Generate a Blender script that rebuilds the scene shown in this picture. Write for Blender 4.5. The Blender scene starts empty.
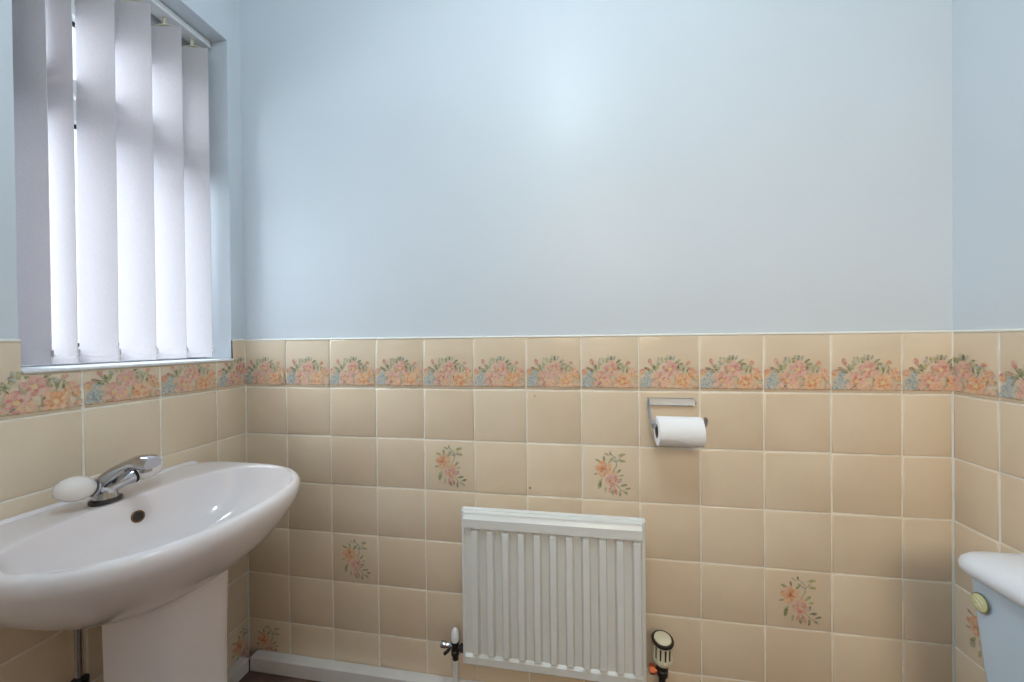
import bpy, math, random
from mathutils import Vector, Matrix
sc = bpy.context.scene
COL = sc.collection
PI = math.pi

# ------------------------------------------------------------------ layout (metres)
U = 0.152                 # tile pitch across
H = 0.148921              # tile pitch up
ZT = 1.032                # top of the tiling above the floor
W = 1.92236               # room width (left tile face to right tile face)
CEIL = 2.36
YF = -1.62                # wall behind the camera
A0 = 0.97061 * U          # first joint on the back wall
B0 = 0.6271 * U           # first joint on the left wall
C0 = 0.63327 * U          # first joint on the right wall
T = 0.006                 # tiles stand this far proud of the plaster
WY0, WY1 = -0.4890, -0.0415   # window opening along the left wall
WZ0, WZ1 = ZT - 0.056, ZT + 0.926

# ------------------------------------------------------------------ materials
def srgb(r, g, b):
    f = lambda c: (c / 255 / 12.92) if c / 255 <= 0.04045 else ((c / 255 + 0.055) / 1.055) ** 2.4
    return (f(r), f(g), f(b), 1)

def mat(name, col, rough=0.5, metal=0.0, spec=0.5, noise=0.0, nscale=8.0, bump=0.0, bscale=60.0, coat=0.0, emit=None, estr=0.0, trans=0.0):
    m = bpy.data.materials.new(name); m.use_nodes = True
    nt = m.node_tree; N = nt.nodes; L = nt.links
    p = N['Principled BSDF']
    p.inputs['Base Color'].default_value = col
    p.inputs['Roughness'].default_value = rough
    p.inputs['Metallic'].default_value = metal
    p.inputs['Specular IOR Level'].default_value = spec
    p.inputs['Coat Weight'].default_value = coat
    if trans: p.inputs['Transmission Weight'].default_value = trans
    if emit:
        p.inputs['Emission Color'].default_value = emit
        p.inputs['Emission Strength'].default_value = estr
    tc = N.new('ShaderNodeTexCoord')
    if noise:
        n = N.new('ShaderNodeTexNoise'); n.inputs['Scale'].default_value = nscale; n.inputs['Detail'].default_value = 4
        L.new(tc.outputs['Object'], n.inputs['Vector'])
        r = N.new('ShaderNodeValToRGB')
        k = 1 - noise; k2 = 1 + noise * 0.5
        r.color_ramp.elements[0].position = 0.3; r.color_ramp.elements[1].position = 0.7
        r.color_ramp.elements[0].color = (col[0] * k, col[1] * k, col[2] * k, 1)
        r.color_ramp.elements[1].color = (min(1, col[0] * k2), min(1, col[1] * k2), min(1, col[2] * k2), 1)
        L.new(n.outputs['Fac'], r.inputs['Fac']); L.new(r.outputs['Color'], p.inputs['Base Color'])
    if bump:
        n = N.new('ShaderNodeTexNoise'); n.inputs['Scale'].default_value = bscale; n.inputs['Detail'].default_value = 5
        L.new(tc.outputs['Object'], n.inputs['Vector'])
        b = N.new('ShaderNodeBump'); b.inputs['Strength'].default_value = bump; b.inputs['Distance'].default_value = 0.002
        L.new(n.outputs['Fac'], b.inputs['Height']); L.new(b.outputs['Normal'], p.inputs['Normal'])
    return m

M = {}
M['paint'] = mat('satin_wall_paint', srgb(214, 220, 226), 0.38, spec=0.32, noise=0.02, nscale=3, bump=0.12, bscale=9)
M['ceiling'] = mat('ceiling_paint', srgb(225, 232, 238), 0.8)
M['grout'] = mat('grout', srgb(244, 236, 222), 0.8, noise=0.12, nscale=30)
M['seal'] = mat('white_sealant', srgb(236, 232, 222), 0.4)
M['ceramic'] = mat('white_ceramic', srgb(236, 226, 224), 0.09, spec=0.55, coat=0.3)
M['ceramic_blue'] = mat('blue_white_ceramic', srgb(196, 214, 230), 0.12, spec=0.55)
M['lid'] = mat('white_lid_plastic', srgb(226, 229, 236), 0.28)
M['badge'] = mat('badge_cream', srgb(208, 208, 160), 0.35)
M['badge_rim'] = mat('badge_rim', srgb(120, 122, 96), 0.35)
M['chrome'] = mat('chrome', (0.48, 0.48, 0.49, 1), 0.10, metal=1, bump=0.05, bscale=40)
M['satin'] = mat('satin_chrome', (.88, .86, .83, 1), .34, metal=.55)
M['dark_metal'] = mat('dark_metal', (0.06, 0.055, 0.05, 1), 0.3, metal=0.8)
M['brass'] = mat('tarnished_brass', srgb(128, 96, 58), 0.35, metal=0.9)
M['copper'] = mat('copper', srgb(190, 110, 80), 0.3, metal=1)
M['knob'] = mat('white_acrylic_knob', srgb(238, 228, 220), 0.1, coat=0.5)
M['enamel'] = mat('white_enamel', srgb(228, 228, 224), 0.3, noise=0.02, nscale=20)
M['plastic'] = mat('white_plastic', srgb(240, 241, 243), 0.3)
M['yellowed'] = mat('yellowed_plastic', srgb(224, 216, 188), 0.35)
M['clip'] = mat('clear_plastic_clip', srgb(190, 186, 184), .3)
M['black'] = mat('black_rubber', srgb(24, 24, 26), 0.55)
M['paper'] = mat('tissue_paper', srgb(242, 240, 240), 0.95, bump=0.3, bscale=120)
M['card'] = mat('cardboard', srgb(120, 106, 92), 0.9)
M['gloss'] = mat('white_gloss_wood', srgb(226, 222, 218), 0.3, noise=0.03, nscale=10)
M['floor'] = mat('brown_vinyl', srgb(110, 86, 76), 0.45, noise=0.25, nscale=14)
M['brick'] = mat('outside_render', srgb(190, 150, 130), 0.9)
M['door'] = mat('white_door_paint', srgb(226, 226, 224), 0.4)
M['hall'] = mat('hall_paint', srgb(232, 214, 190), 0.8)

def tile_mat():
    m = bpy.data.materials.new('cream_glazed_tile'); m.use_nodes = True
    nt = m.node_tree; N = nt.nodes; L = nt.links; p = N['Principled BSDF']
    p.inputs['Roughness'].default_value = 0.16; p.inputs['Specular IOR Level'].default_value = 0.42
    at = N.new('ShaderNodeAttribute'); at.attribute_name = 'tone'
    tc = N.new('ShaderNodeTexCoord')
    n = N.new('ShaderNodeTexNoise'); n.inputs['Scale'].default_value = 5; n.inputs['Detail'].default_value = 5
    L.new(tc.outputs['Object'], n.inputs['Vector'])
    add = N.new('ShaderNodeMath'); add.operation = 'ADD'
    L.new(at.outputs['Fac'], add.inputs[0]); L.new(n.outputs['Fac'], add.inputs[1])
    r = N.new('ShaderNodeValToRGB'); r.color_ramp.elements[0].position = 0.3; r.color_ramp.elements[1].position = 0.95
    r.color_ramp.elements[0].color = srgb(221, 198, 170); r.color_ramp.elements[1].color = srgb(231, 212, 186)
    L.new(add.outputs[0], r.inputs['Fac'])
    # small rust-coloured glaze specks
    v = N.new('ShaderNodeTexVoronoi'); v.inputs['Scale'].default_value = 7.5; L.new(tc.outputs['Object'], v.inputs['Vector'])
    rr = N.new('ShaderNodeValToRGB'); rr.color_ramp.elements[0].position = 0.012; rr.color_ramp.elements[1].position = 0.035
    rr.color_ramp.elements[0].color = (1, 1, 1, 1); rr.color_ramp.elements[1].color = (0, 0, 0, 1)
    L.new(v.outputs['Distance'], rr.inputs['Fac'])
    mx = N.new('ShaderNodeMix'); mx.data_type = 'RGBA'; L.new(rr.outputs['Color'], mx.inputs['Factor'])
    L.new(r.outputs['Color'], mx.inputs['A']); mx.inputs['B'].default_value = srgb(150, 104, 72)
    L.new(mx.outputs['Result'], p.inputs['Base Color'])
    n2 = N.new('ShaderNodeTexNoise'); n2.inputs['Scale'].default_value = 14; n2.inputs['Detail'].default_value = 2
    L.new(tc.outputs['Object'], n2.inputs['Vector'])
    b = N.new('ShaderNodeBump'); b.inputs['Strength'].default_value = 0.22; b.inputs['Distance'].default_value = 0.004
    L.new(n2.outputs['Fac'], b.inputs['Height']); L.new(b.outputs['Normal'], p.inputs['Normal'])
    return m
M['tile'] = tile_mat()

def print_mat():
    m = bpy.data.materials.new('flower_transfer_print'); m.use_nodes = True
    nt = m.node_tree; N = nt.nodes; L = nt.links; p = N['Principled BSDF']
    p.inputs['Roughness'].default_value = 0.18
    at = N.new('ShaderNodeAttribute'); at.attribute_name = 'ink'
    tc = N.new('ShaderNodeTexCoord')
    n = N.new('ShaderNodeTexNoise'); n.inputs['Scale'].default_value = 130; n.inputs['Detail'].default_value = 2
    L.new(tc.outputs['Object'], n.inputs['Vector'])
    r = N.new('ShaderNodeMapRange'); r.inputs['From Min'].default_value = 0.35; r.inputs['From Max'].default_value = 0.65
    r.inputs['To Min'].default_value = 0.0; r.inputs['To Max'].default_value = 0.62; r.inputs['To Min'].default_value = 0.0
    L.new(n.outputs['Fac'], r.inputs['Value'])
    mx = N.new('ShaderNodeMix'); mx.data_type = 'RGBA'; L.new(r.outputs['Result'], mx.inputs['Factor'])
    L.new(at.outputs['Color'], mx.inputs['A']); mx.inputs['B'].default_value = srgb(228, 210, 184)
    L.new(mx.outputs['Result'], p.inputs['Base Color'])
    return m
M['print'] = print_mat()

def fabric_mat():
    m = bpy.data.materials.new('blind_fabric'); m.use_nodes = True
    nt = m.node_tree; N = nt.nodes; L = nt.links
    for n in list(N): N.remove(n)
    out = N.new('ShaderNodeOutputMaterial')
    d = N.new('ShaderNodeBsdfDiffuse'); t = N.new('ShaderNodeBsdfTranslucent'); mx = N.new('ShaderNodeMixShader')
    tc = N.new('ShaderNodeTexCoord'); mp = N.new('ShaderNodeMapping'); mp.inputs['Scale'].default_value = (1, 1, 5)
    w = N.new('ShaderNodeTexNoise'); w.inputs['Scale'].default_value = 220; w.inputs['Detail'].default_value = 2
    L.new(tc.outputs['Object'], mp.inputs['Vector']); L.new(mp.outputs['Vector'], w.inputs['Vector'])
    r = N.new('ShaderNodeValToRGB')
    r.color_ramp.elements[0].position = 0.35; r.color_ramp.elements[1].position = 0.65
    r.color_ramp.elements[0].color = srgb(224, 218, 220); r.color_ramp.elements[1].color = srgb(232, 227, 228)
    L.new(w.outputs['Fac'], r.inputs['Fac'])
    L.new(r.outputs['Color'], d.inputs['Color']); L.new(r.outputs['Color'], t.inputs['Color'])
    mx.inputs['Fac'].default_value = 0.38
    L.new(d.outputs[0], mx.inputs[1]); L.new(t.outputs[0], mx.inputs[2]); L.new(mx.outputs[0], out.inputs['Surface'])
    return m
M['fabric'] = fabric_mat()

def glass_mat():
    m = bpy.data.materials.new('window_glass'); m.use_nodes = True
    nt = m.node_tree; N = nt.nodes; L = nt.links
    for n in list(N): N.remove(n)
    out = N.new('ShaderNodeOutputMaterial')
    g = N.new('ShaderNodeBsdfGlossy'); g.inputs['Roughness'].default_value = 0.02
    t = N.new('ShaderNodeBsdfTransparent'); t.inputs['Color'].default_value = (0.93, 0.96, 0.97, 1)
    mx = N.new('ShaderNodeMixShader'); mx.inputs['Fac'].default_value = 0.07
    L.new(t.outputs[0], mx.inputs[1]); L.new(g.outputs[0], mx.inputs[2]); L.new(mx.outputs[0], out.inputs['Surface'])
    return m
M['glass'] = glass_mat()

# ------------------------------------------------------------------ mesh helpers
class MB:
    def __init__(self): self.v = []; self.f = []; self.mi = []; self.cur = 0
    def add(self, vs, fs):
        o = len(self.v); self.v += [tuple(v) for v in vs]
        for f in fs: self.f.append(tuple(i + o for i in f)); self.mi.append(self.cur)
        return self
    def box(self, x0, x1, y0, y1, z0, z1):
        x0, x1 = sorted((x0, x1)); y0, y1 = sorted((y0, y1)); z0, z1 = sorted((z0, z1))
        vs = [(x, y, z) for z in (z0, z1) for y in (y0, y1) for x in (x0, x1)]
        return self.add(vs, [(0, 2, 3, 1), (4, 5, 7, 6), (0, 1, 5, 4), (2, 6, 7, 3), (0, 4, 6, 2), (1, 3, 7, 5)])
    def loft(self, rings, cap0=True, cap1=True, close=True):
        n = len(rings[0]); vs = [p for r in rings for p in r]; fs = []
        for i in range(len(rings) - 1):
            for j in range(n if close else n - 1):
                k = (j + 1) % n
                fs.append((i * n + j, i * n + k, (i + 1) * n + k, (i + 1) * n + j))
        if cap0: fs.append(tuple(reversed(range(n))))
        if cap1: fs.append(tuple((len(rings) - 1) * n + j for j in range(n)))
        return self.add(vs, fs)
    def tube(self, pts, r, n=12, cap=True):
        pts = [Vector(p) for p in pts]
        rad = r if isinstance(r, (list, tuple)) else [r] * len(pts)
        rings = []; up = None
        for i, p in enumerate(pts):
            d = (pts[min(i + 1, len(pts) - 1)] - pts[max(i - 1, 0)]).normalized()
            if up is None:
                up = Vector((0, 0, 1)) if abs(d.z) < 0.9 else Vector((1, 0, 0))
            a = d.cross(up).normalized(); b = a.cross(d).normalized(); up = b
            rings.append([p + rad[i] * (math.cos(t) * a + math.sin(t) * b) for t in [2 * PI * k / n for k in range(n)]])
        return self.loft(rings, cap, cap)
    def lathe(self, prof, base, axis=(0, 0, 1), n=24, sx=1.0, sy=1.0):
        ax = Vector(axis).normalized(); base = Vector(base)
        a = ax.cross(Vector((0, 0, 1)) if abs(ax.z) < 0.9 else Vector((1, 0, 0))).normalized(); b = ax.cross(a).normalized()
        rings = [[base + ax * h + r * (math.cos(t) * a * sx + math.sin(t) * b * sy) for t in [2 * PI * k / n for k in range(n)]] for r, h in prof]
        return self.loft(rings)
    def build(self, name, m, parent=None, smooth=True, bevel=0.0, seg=2, subsurf=0, angle=40):
        me = bpy.data.meshes.new(name); me.from_pydata(self.v, [], self.f); me.validate()
        ms = m if isinstance(m, (list, tuple)) else [m]
        for q in ms: me.materials.append(q)
        if len(ms) > 1:
            for p, i in zip(me.polygons, self.mi): p.material_index = i
        import bmesh
        bm = bmesh.new(); bm.from_mesh(me); bmesh.ops.recalc_face_normals(bm, faces=bm.faces)
        bm.to_mesh(me); bm.free()
        o = bpy.data.objects.new(name, me); COL.objects.link(o)
        if smooth:
            for p in me.polygons: p.use_smooth = True
            me.set_sharp_from_angle(angle=math.radians(angle))
        if bevel:
            b = o.modifiers.new('Bevel', 'BEVEL'); b.width = bevel; b.segments = seg; b.limit_method = 'ANGLE'; b.angle_limit = math.radians(35); b.harden_normals = True
        if subsurf:
            s = o.modifiers.new('Subdivision', 'SUBSURF'); s.levels = subsurf; s.render_levels = subsurf
        if parent:
            o.parent = parent; o.matrix_parent_inverse = Matrix.Translation(parent.location).inverted() if parent.type == 'EMPTY' else Matrix.Identity(4)
        return o

def thing(name, label, cat, loc, group=None):
    o = bpy.data.objects.new(name, None); COL.objects.link(o); o.location = loc
    o.empty_display_size = 0.05
    o['label'] = label; o['category'] = cat
    if group: o['group'] = group
    return o
def struct(o): o['kind'] = 'structure'; return o

# ------------------------------------------------------------------ tiling
def tile_panel(name, rects, us, k0, k1, place, parent, seed):
    """rects: list of (u0,u1,z0,z1) to be covered; us: tile joint positions; place(u, z, d) -> point, d = height above the plaster."""
    rnd = random.Random(seed)
    g = 0.0009; bv = 0.0042
    vs = []; fs = []; tone = []
    for (ru0, ru1, rz0, rz1) in rects:
        for i in range(len(us) - 1):
            for k in range(k0, k1):
                ta, tb = us[i], us[i + 1]; zb, za = ZT - (k + 1) * H, ZT - k * H
                u0, u1, z0, z1 = max(ta, ru0), min(tb, ru1), max(zb, rz0), min(za, rz1)
                if u1 - u0 < 0.006 or z1 - z0 < 0.006: continue
                jl = abs(u0 - ta) < 1e-5; jr = abs(u1 - tb) < 1e-5
                if k > 0 or rz0 > 0.5 and False: jl = jr = True
                if jl: u0 += g
                if jr: u1 -= g
                z0 += g; z1 -= g
                rnd = random.Random(seed * 10000 + i * 100 + k)
                dt = rnd.uniform(-0.0006, 0.0); tl = rnd.uniform(-0.0005, 0.0005); tm = rnd.uniform(-0.0005, 0.0005)
                o = len(vs); to = rnd.uniform(0, 0.3)
                for (e, d) in ((0, 0.0), (0, T - 0.0026), (bv * 0.30, T - 0.0009), (bv, T)):
                    el = e if jl else 0; er = e if jr else 0
                    for (a, b) in ((u0 + el, z0 + e), (u1 - er, z0 + e), (u1 - er, z1 - e), (u0 + el, z1 - e)):
                        sx = (1 if a > (u0 + u1) / 2 else -1); sz = (1 if b > (z0 + z1) / 2 else -1)
                        vs.append(place(a, b, d + (dt + tl * sx + tm * sz if d > 0.003 else 0)))
                for r in range(3):
                    for c in range(4):
                        fs.append((o + r * 4 + c, o + r * 4 + (c + 1) % 4, o + (r + 1) * 4 + (c + 1) % 4, o + (r + 1) * 4 + c)); tone.append(to)
                fs.append((o + 12, o + 13, o + 14, o + 15)); tone.append(to)
    mb = MB(); mb.add(vs, fs)
    ob = mb.build(name, M['tile'], parent, smooth=True, angle=50)
    at = ob.data.attributes.new('tone', 'FLOAT', 'FACE')
    for i, t in enumerate(tone): at.data[i].value = t
    return ob

# ------------------------------------------------------------------ printed flowers (polygons in tile units, v measured DOWN from tile top)
PINK = [srgb(216, 150, 138), srgb(226, 172, 160), srgb(206, 130, 122)]
ORNG = [srgb(226, 158, 112), srgb(232, 178, 134), srgb(214, 134, 90)]
BLUE = [srgb(146, 166, 176), srgb(168, 184, 188), srgb(126, 150, 166)]
GREE = [srgb(146, 148, 98), srgb(168, 166, 116), srgb(112, 124, 84)]
GREY = [srgb(172, 178, 168), srgb(160, 168, 160)]
BROW = srgb(156, 118, 84)
def petal(cx, cy, ang, l, w, col, out):
    pts = []
    for t, s in ((0, 0), (0.25, 0.75), (0.55, 1), (0.85, 0.7), (1, 0.12), (0.85, -0.7), (0.55, -1), (0.25, -0.75)):
        x = t * l; y = s * w / 2
        pts.append((cx + x * math.cos(ang) - y * math.sin(ang), cy + x * math.sin(ang) + y * math.cos(ang)))
    out.append((pts, col))
def flower(cx, cy, r, cols, out, rnd, n=7, core=None):
    for k in range(n):
        a = 2 * PI * k / n + rnd.uniform(-.25, .25)
        petal(cx, cy, a, r * rnd.uniform(.85, 1.1), r * .75, cols[k % 2], out)
    for k in range(n - 2):
        a = 2 * PI * k / (n - 2) + rnd.uniform(0, .6)
        petal(cx, cy, a, r * .62, r * .3, cols[2], out)
    for k in range(5):
        petal(cx, cy, 2 * PI * k / 5, r * .26, r * .2, core or srgb(226, 190, 120), out)
def leaf(cx, cy, ang, l, out, rnd, cols=GREE):
    petal(cx, cy, ang, l, l * .38, cols[rnd.randrange(len(cols))], out)
def stem(pts, w, col, out):
    for (x0, y0), (x1, y1) in zip(pts, pts[1:]):
        d = math.hypot(x1 - x0, y1 - y0) or 1; nx, ny = -(y1 - y0) / d * w, (x1 - x0) / d * w
        out.append(([(x0 + nx, y0 + ny), (x1 + nx, y1 + ny), (x1 - nx, y1 - ny), (x0 - nx, y0 - ny)], col))
def border_pattern():
    rnd = random.Random(5); o = []
    # foliage behind
    for (x, y, a, l) in [(.28, .62, -1.9, .12), (.3, .62, -1.4, .14), (.25, .66, -2.7, .11), (.4, .5, -1.8, .12), (.44, .5, -1.3, .12), (.36, .53, -2.3, .1),
                         (.52, .47, -1.5, .12), (.6, .5, -.7, .12), (.63, .52, -.2, .11), (.48, .48, -2.2, .1), (.74, .66, -1.7, .12), (.78, .66, -1.0, .11), (.7, .62, -2.4, .1),
                         (.9, .78, -.6, .1), (.92, .84, .2, .08), (.94, .88, 2.6, .1), (.55, .86, .3, .14), (.55, .84, 2.5, .12), (.25, .76, 2.2, .12), (.2, .7, -2.0, .1), (.66, .68, 1.2, .12), (.08, .86, 2.4, .08), (.3, .86, 1.8, .1)]:
        leaf(x, y, a, l, o, rnd)
    for (x, y, a, l) in [(.38, .52, -2.6, .1), (.5, .44, -1.9, .1), (.56, .45, -1.2, .1), (.33, .47, -1.6, .09), (.68, .56, -.4, .1), (.1, .74, -1.2, .09)]:
        leaf(x, y, a, l, o, rnd, GREY)
    stem([(.3, .66), (.24, .58), (.19, .5)], .006, GREE[2], o); stem([(.27, .62), (.2, .6), (.14, .58)], .006, GREE[2], o)
    stem([(.72, .68), (.76, .56), (.8, .5)], .005, GREE[2], o)
    # buds
    petal(.21, .53, -1.9, .13, .07, PINK[2], o); petal(.18, .6, -2.9, .1, .06, BROW, o); petal(.78, .52, -.8, .09, .06, ORNG[2], o)
    petal(.8, .5, -.2, .06, .04, PINK[2], o)
    petal(.0, .64, .1, .1, .11, PINK[2], o); petal(.01, .68, -.3, .09, .08, ORNG[0], o)
    # blue cluster
    for (x, y) in [(.07, .8), (.13, .74), (.16, .82), (.1, .89), (.2, .9), (.22, .8), (.15, .68), (.04, .9)]:
        flower(x, y, .055, BLUE, o, rnd, 5, srgb(214, 206, 170))
    # pinks
    flower(.52, .6, .15, PINK, o, rnd, 7); flower(.36, .79, .15, PINK, o, rnd, 8)
    flower(.45, .86, .09, [PINK[1], ORNG[1], PINK[0]], o, rnd, 6)
    for (x, y) in [(.24, .88), (.3, .7), (.62, .73), (.6, .9), (.95, .88), (.86, .9)]:
        flower(x, y, .045, [PINK[1], ORNG[1], PINK[0]], o, rnd, 5)
    for (x, y, a, l) in [(.29, .9, -.6, .08), (.6, .8, -1.2, .1), (.44, .7, -1.8, .1), (.64, .62, -1.4, .1), (.82, .62, -1.8, .09), (.97, .8, -2.0, .09), (.27, .82, -2.2, .09)]:
        leaf(x, y, a, l, o, rnd)
    # oranges
    flower(.72, .82, .15, ORNG, o, rnd, 8); flower(.88, .64, .085, [PINK[0], ORNG[1], PINK[2]], o, rnd, 6); flower(.82, .72, .07, ORNG, o, rnd, 5)
    flower(.93, .74, .05, ORNG, o, rnd, 5)
    # clip at the ruled line, then the rule and band
    q = []
    for p, c in o:
        p = clip(p, 0.012, 0.988, 0.30, 0.925)
        if p: q.append((p, c))
    q.append(([(.012, .925), (.988, .925), (.988, .938), (.012, .938)], srgb(176, 132, 100)))
    return q
def motif_pattern():
    rnd = random.Random(9); o = []
    stem([(.52, .5), (.6, .36), (.6, .24), (.5, .14)], .006, GREE[2], o); stem([(.6, .3), (.68, .2)], .005, GREE[2], o)
    stem([(.5, .55), (.6, .7), (.68, .8), (.74, .82)], .006, GREE[2], o)
    for (x, y, a, l) in [(.48, .18, -2.6, .1), (.5, .17, -1.7, .08), (.62, .18, -.3, .15), (.63, .26, .1, .14), (.56, .25, -2.8, .08), (.34, .3, -2.7, .12), (.4, .28, -1.8, .1),
                         (.3, .5, 2.8, .1), (.36, .6, 2.2, .14), (.33, .64, 1.8, .16), (.42, .74, 1.7, .12), (.5, .78, 1.2, .13), (.6, .5, -.8, .12), (.64, .54, -.2, .09),
                         (.62, .68, -1.0, .12), (.66, .72, -.2, .13), (.66, .8, 1.6, .12), (.7, .8, .6, .13), (.74, .78, -.3, .11), (.58, .74, 2.0, .1), (.46, .32, -.9, .12)]:
        leaf(x, y, a, l, o, rnd)
    for (x, y, a, l) in [(.54, .27, .2, .09), (.52, .22, -.4, .08), (.6, .62, .2, .1)]: leaf(x, y, a, l, o, rnd, BLUE)
    flower(.38, .42, .15, ORNG, o, rnd, 8, srgb(206, 110, 70)); flower(.53, .63, .125, PINK, o, rnd, 7)
    petal(.56, .74, 1.3, .15, .06, PINK[2], o); petal(.5, .74, 1.8, .12, .05, PINK[0], o); petal(.5, .5, -.2, .1, .06, ORNG[1], o)
    return [(p, c) for p, c in o]
def clip(poly, u0, u1, v0, v1):
    def cut(p, inside, inter):
        r = []
        for i in range(len(p)):
            a, b = p[i - 1], p[i]
            if inside(b):
                if not inside(a): r.append(inter(a, b))
                r.append(b)
            elif inside(a): r.append(inter(a, b))
        return r
    def ix(c): return lambda a, b: (c, a[1] + (b[1] - a[1]) * (c - a[0]) / (b[0] - a[0]))
    def iy(c): return lambda a, b: (a[0] + (b[0] - a[0]) * (c - a[1]) / (b[1] - a[1]), c)
    for ins, it in ((lambda q: q[0] >= u0, ix(u0)), (lambda q: q[0] <= u1, ix(u1)), (lambda q: q[1] >= v0, iy(v0)), (lambda q: q[1] <= v1, iy(v1))):
        if poly: poly = cut(poly, ins, it)
    return poly if len(poly) > 2 else None
BORD = border_pattern(); MOTIF = motif_pattern()
def print_panel(name, cells, place, parent, vmin=lambda u: 0.0):
    """cells: (u_start, row, pattern, clip_u0, clip_u1, clip_v0, flip)"""
    mb = MB(); cols = []
    for (us, row, pat, c0, c1, cv) in cells:
        for li, (poly, col) in enumerate(pat):
            p = clip(poly, c0, c1, cv, 0.985)
            if not p: continue
            d = T + 0.0005 + li * 5e-6
            mb.add([place(us + x * U, ZT - (row + y) * H, d) for x, y in p], [tuple(range(len(p)))]); cols.append(col)
    ob = mb.build(name, M['print'], parent, smooth=False)
    at = ob.data.attributes.new('ink', 'FLOAT_COLOR', 'FACE')
    for i, c in enumerate(cols): at.data[i].color = c
    return ob

# ------------------------------------------------------------------ room shell
WT = 0.20
wb = struct(MB().box(-WT, W + WT, T, T + 0.12, 0, CEIL).build('wall_back', M['paint'], smooth=False))
b = MB()
X0, X1 = -WT, -T
b.box(X0, X1, YF - 0.12, T, 0, WZ0 - 0.0066); b.box(X0, X1, YF - 0.12, T, WZ1, CEIL)
b.box(X0, X1, YF - 0.12, WY0, WZ0 - 0.0066, WZ1); b.box(X0, X1, WY1, T, WZ0 - 0.0066, WZ1)
wl = struct(b.build('wall_left', M['paint'], smooth=False))
wr = struct(MB().box(W + T, W + T + 0.12, YF - 0.12, T, 0, CEIL).build('wall_right', M['paint'], smooth=False))
DX0, DX1, DZ = 0.95, 1.73, 2.03
b = MB(); b.box(-T, DX0, YF - 0.12, YF, 0, CEIL); b.box(DX1, W + T, YF - 0.12, YF, 0, CEIL); b.box(DX0, DX1, YF - 0.12, YF, DZ, CEIL)
struct(b.build('wall_front', M['paint'], smooth=False))
struct(MB().box(-WT, W + WT, -3.4, T + 0.12, -0.08, 0).build('floor', M['floor'], smooth=False))
struct(MB().box(-WT, W + WT, -3.4, T + 0.12, CEIL, CEIL + 0.08).build('ceiling', M['ceiling'], smooth=False))
# the unseen hall beyond the open doorway behind the viewpoint
b = MB(); b.box(-WT, 0.0, -3.4, YF - 0.12, 0, CEIL); b.box(W, W + WT, -3.4, YF - 0.12, 0, CEIL); b.box(-WT, W + WT, -3.5, -3.4, 0, CEIL)
struct(b.build('wall_hall', M['hall'], smooth=False))
b = MB(); b.box(DX0 - 0.06, DX0 + 0.02, YF - 0.13, YF + 0.015, 0, DZ + 0.06); b.box(DX1 - 0.02, DX1 + 0.06, YF - 0.13, YF + 0.015, 0, DZ + 0.06); b.box(DX0 + 0.02, DX1 - 0.02, YF - 0.13, YF + 0.015, DZ - 0.02, DZ + 0.06)
struct(b.build('trim_2', M['gloss'], smooth=False, bevel=0.004))

backp = lambda u, z, d: (u, T - d, z)
leftp = lambda u, z, d: (-T + d, u, z)
rightp = lambda u, z, d: (W + T - d, -u, z)
us_b = [A0 - U] + [A0 + i * U for i in range(13)]
tile_panel('tile_panel', [(0, W, 0.012, ZT)], us_b, 0, 7, backp, wb, 1)
us_l = [-(B0 + j * U) for j in range(11, -1, -1)] + [-B0 + U]
rl = [(-1.6, 0, 0.012, ZT - H), (-1.6, WY0, ZT - H, ZT), (WY0, WY1, ZT - H, WZ0 - 0.007), (WY1, 0, ZT - H, ZT)]
tile_panel('tile_panel', rl, us_l, 0, 7, leftp, wl, 2)
us_r = [C0 - U] + [C0 + j * U for j in range(11)]
tile_panel('tile_panel', [(0, 1.6, 0.012, ZT)], us_r, 0, 7, rightp, wr, 3)
# grout beds behind the tiles (flush, a little below the glazed face)
gd = T - 0.0018
MB().box(0, W, T - gd, T + 0.001, 0.01, ZT).build('grout', M['grout'], wb, smooth=False)
b = MB()
for (u0, u1, z0, z1) in rl: b.box(-T - 0.001, -T + gd, u0, u1, z0, z1)
b.build('grout', M['grout'], wl, smooth=False)
MB().box(W + T - gd, W + T + 0.001, -1.6, 0, 0.01, ZT).build('grout', M['grout'], wr, smooth=False)
# white sealant bead on the top edge of the tiling and in the corners
def bead(b, p0, p1, r): b.tube([p0, p1], r, 8)
b = MB(); bead(b, (0, T * .4, ZT + .0006), (W, T * .4, ZT + .0006), 0.0034)
b.build('sealant_bead', M['seal'], wb)
b = MB(); bead(b, (-T * .4, -1.6, ZT + .0006), (-T * .4, WY0, ZT + .0006), 0.0034); bead(b, (-T * .4, WY1, ZT + .0006), (-T * .4, 0, ZT + .0006), 0.0034)
b.build('sealant_bead', M['seal'], wl)
b = MB(); bead(b, (W + T * .4, -1.6, ZT + .0006), (W + T * .4, 0, ZT + .0006), 0.0034)
b.build('sealant_bead', M['seal'], wr)
b = MB(); bead(b, (0.0, 0.0, 0.04), (0.0, 0.0, ZT), 0.0016); b.build('corner_grout', M['grout'], wl)
b = MB(); bead(b, (W, 0.0, 0.04), (W, 0.0, ZT), 0.0016); b.build('corner_grout', M['seal'], wr)

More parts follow.
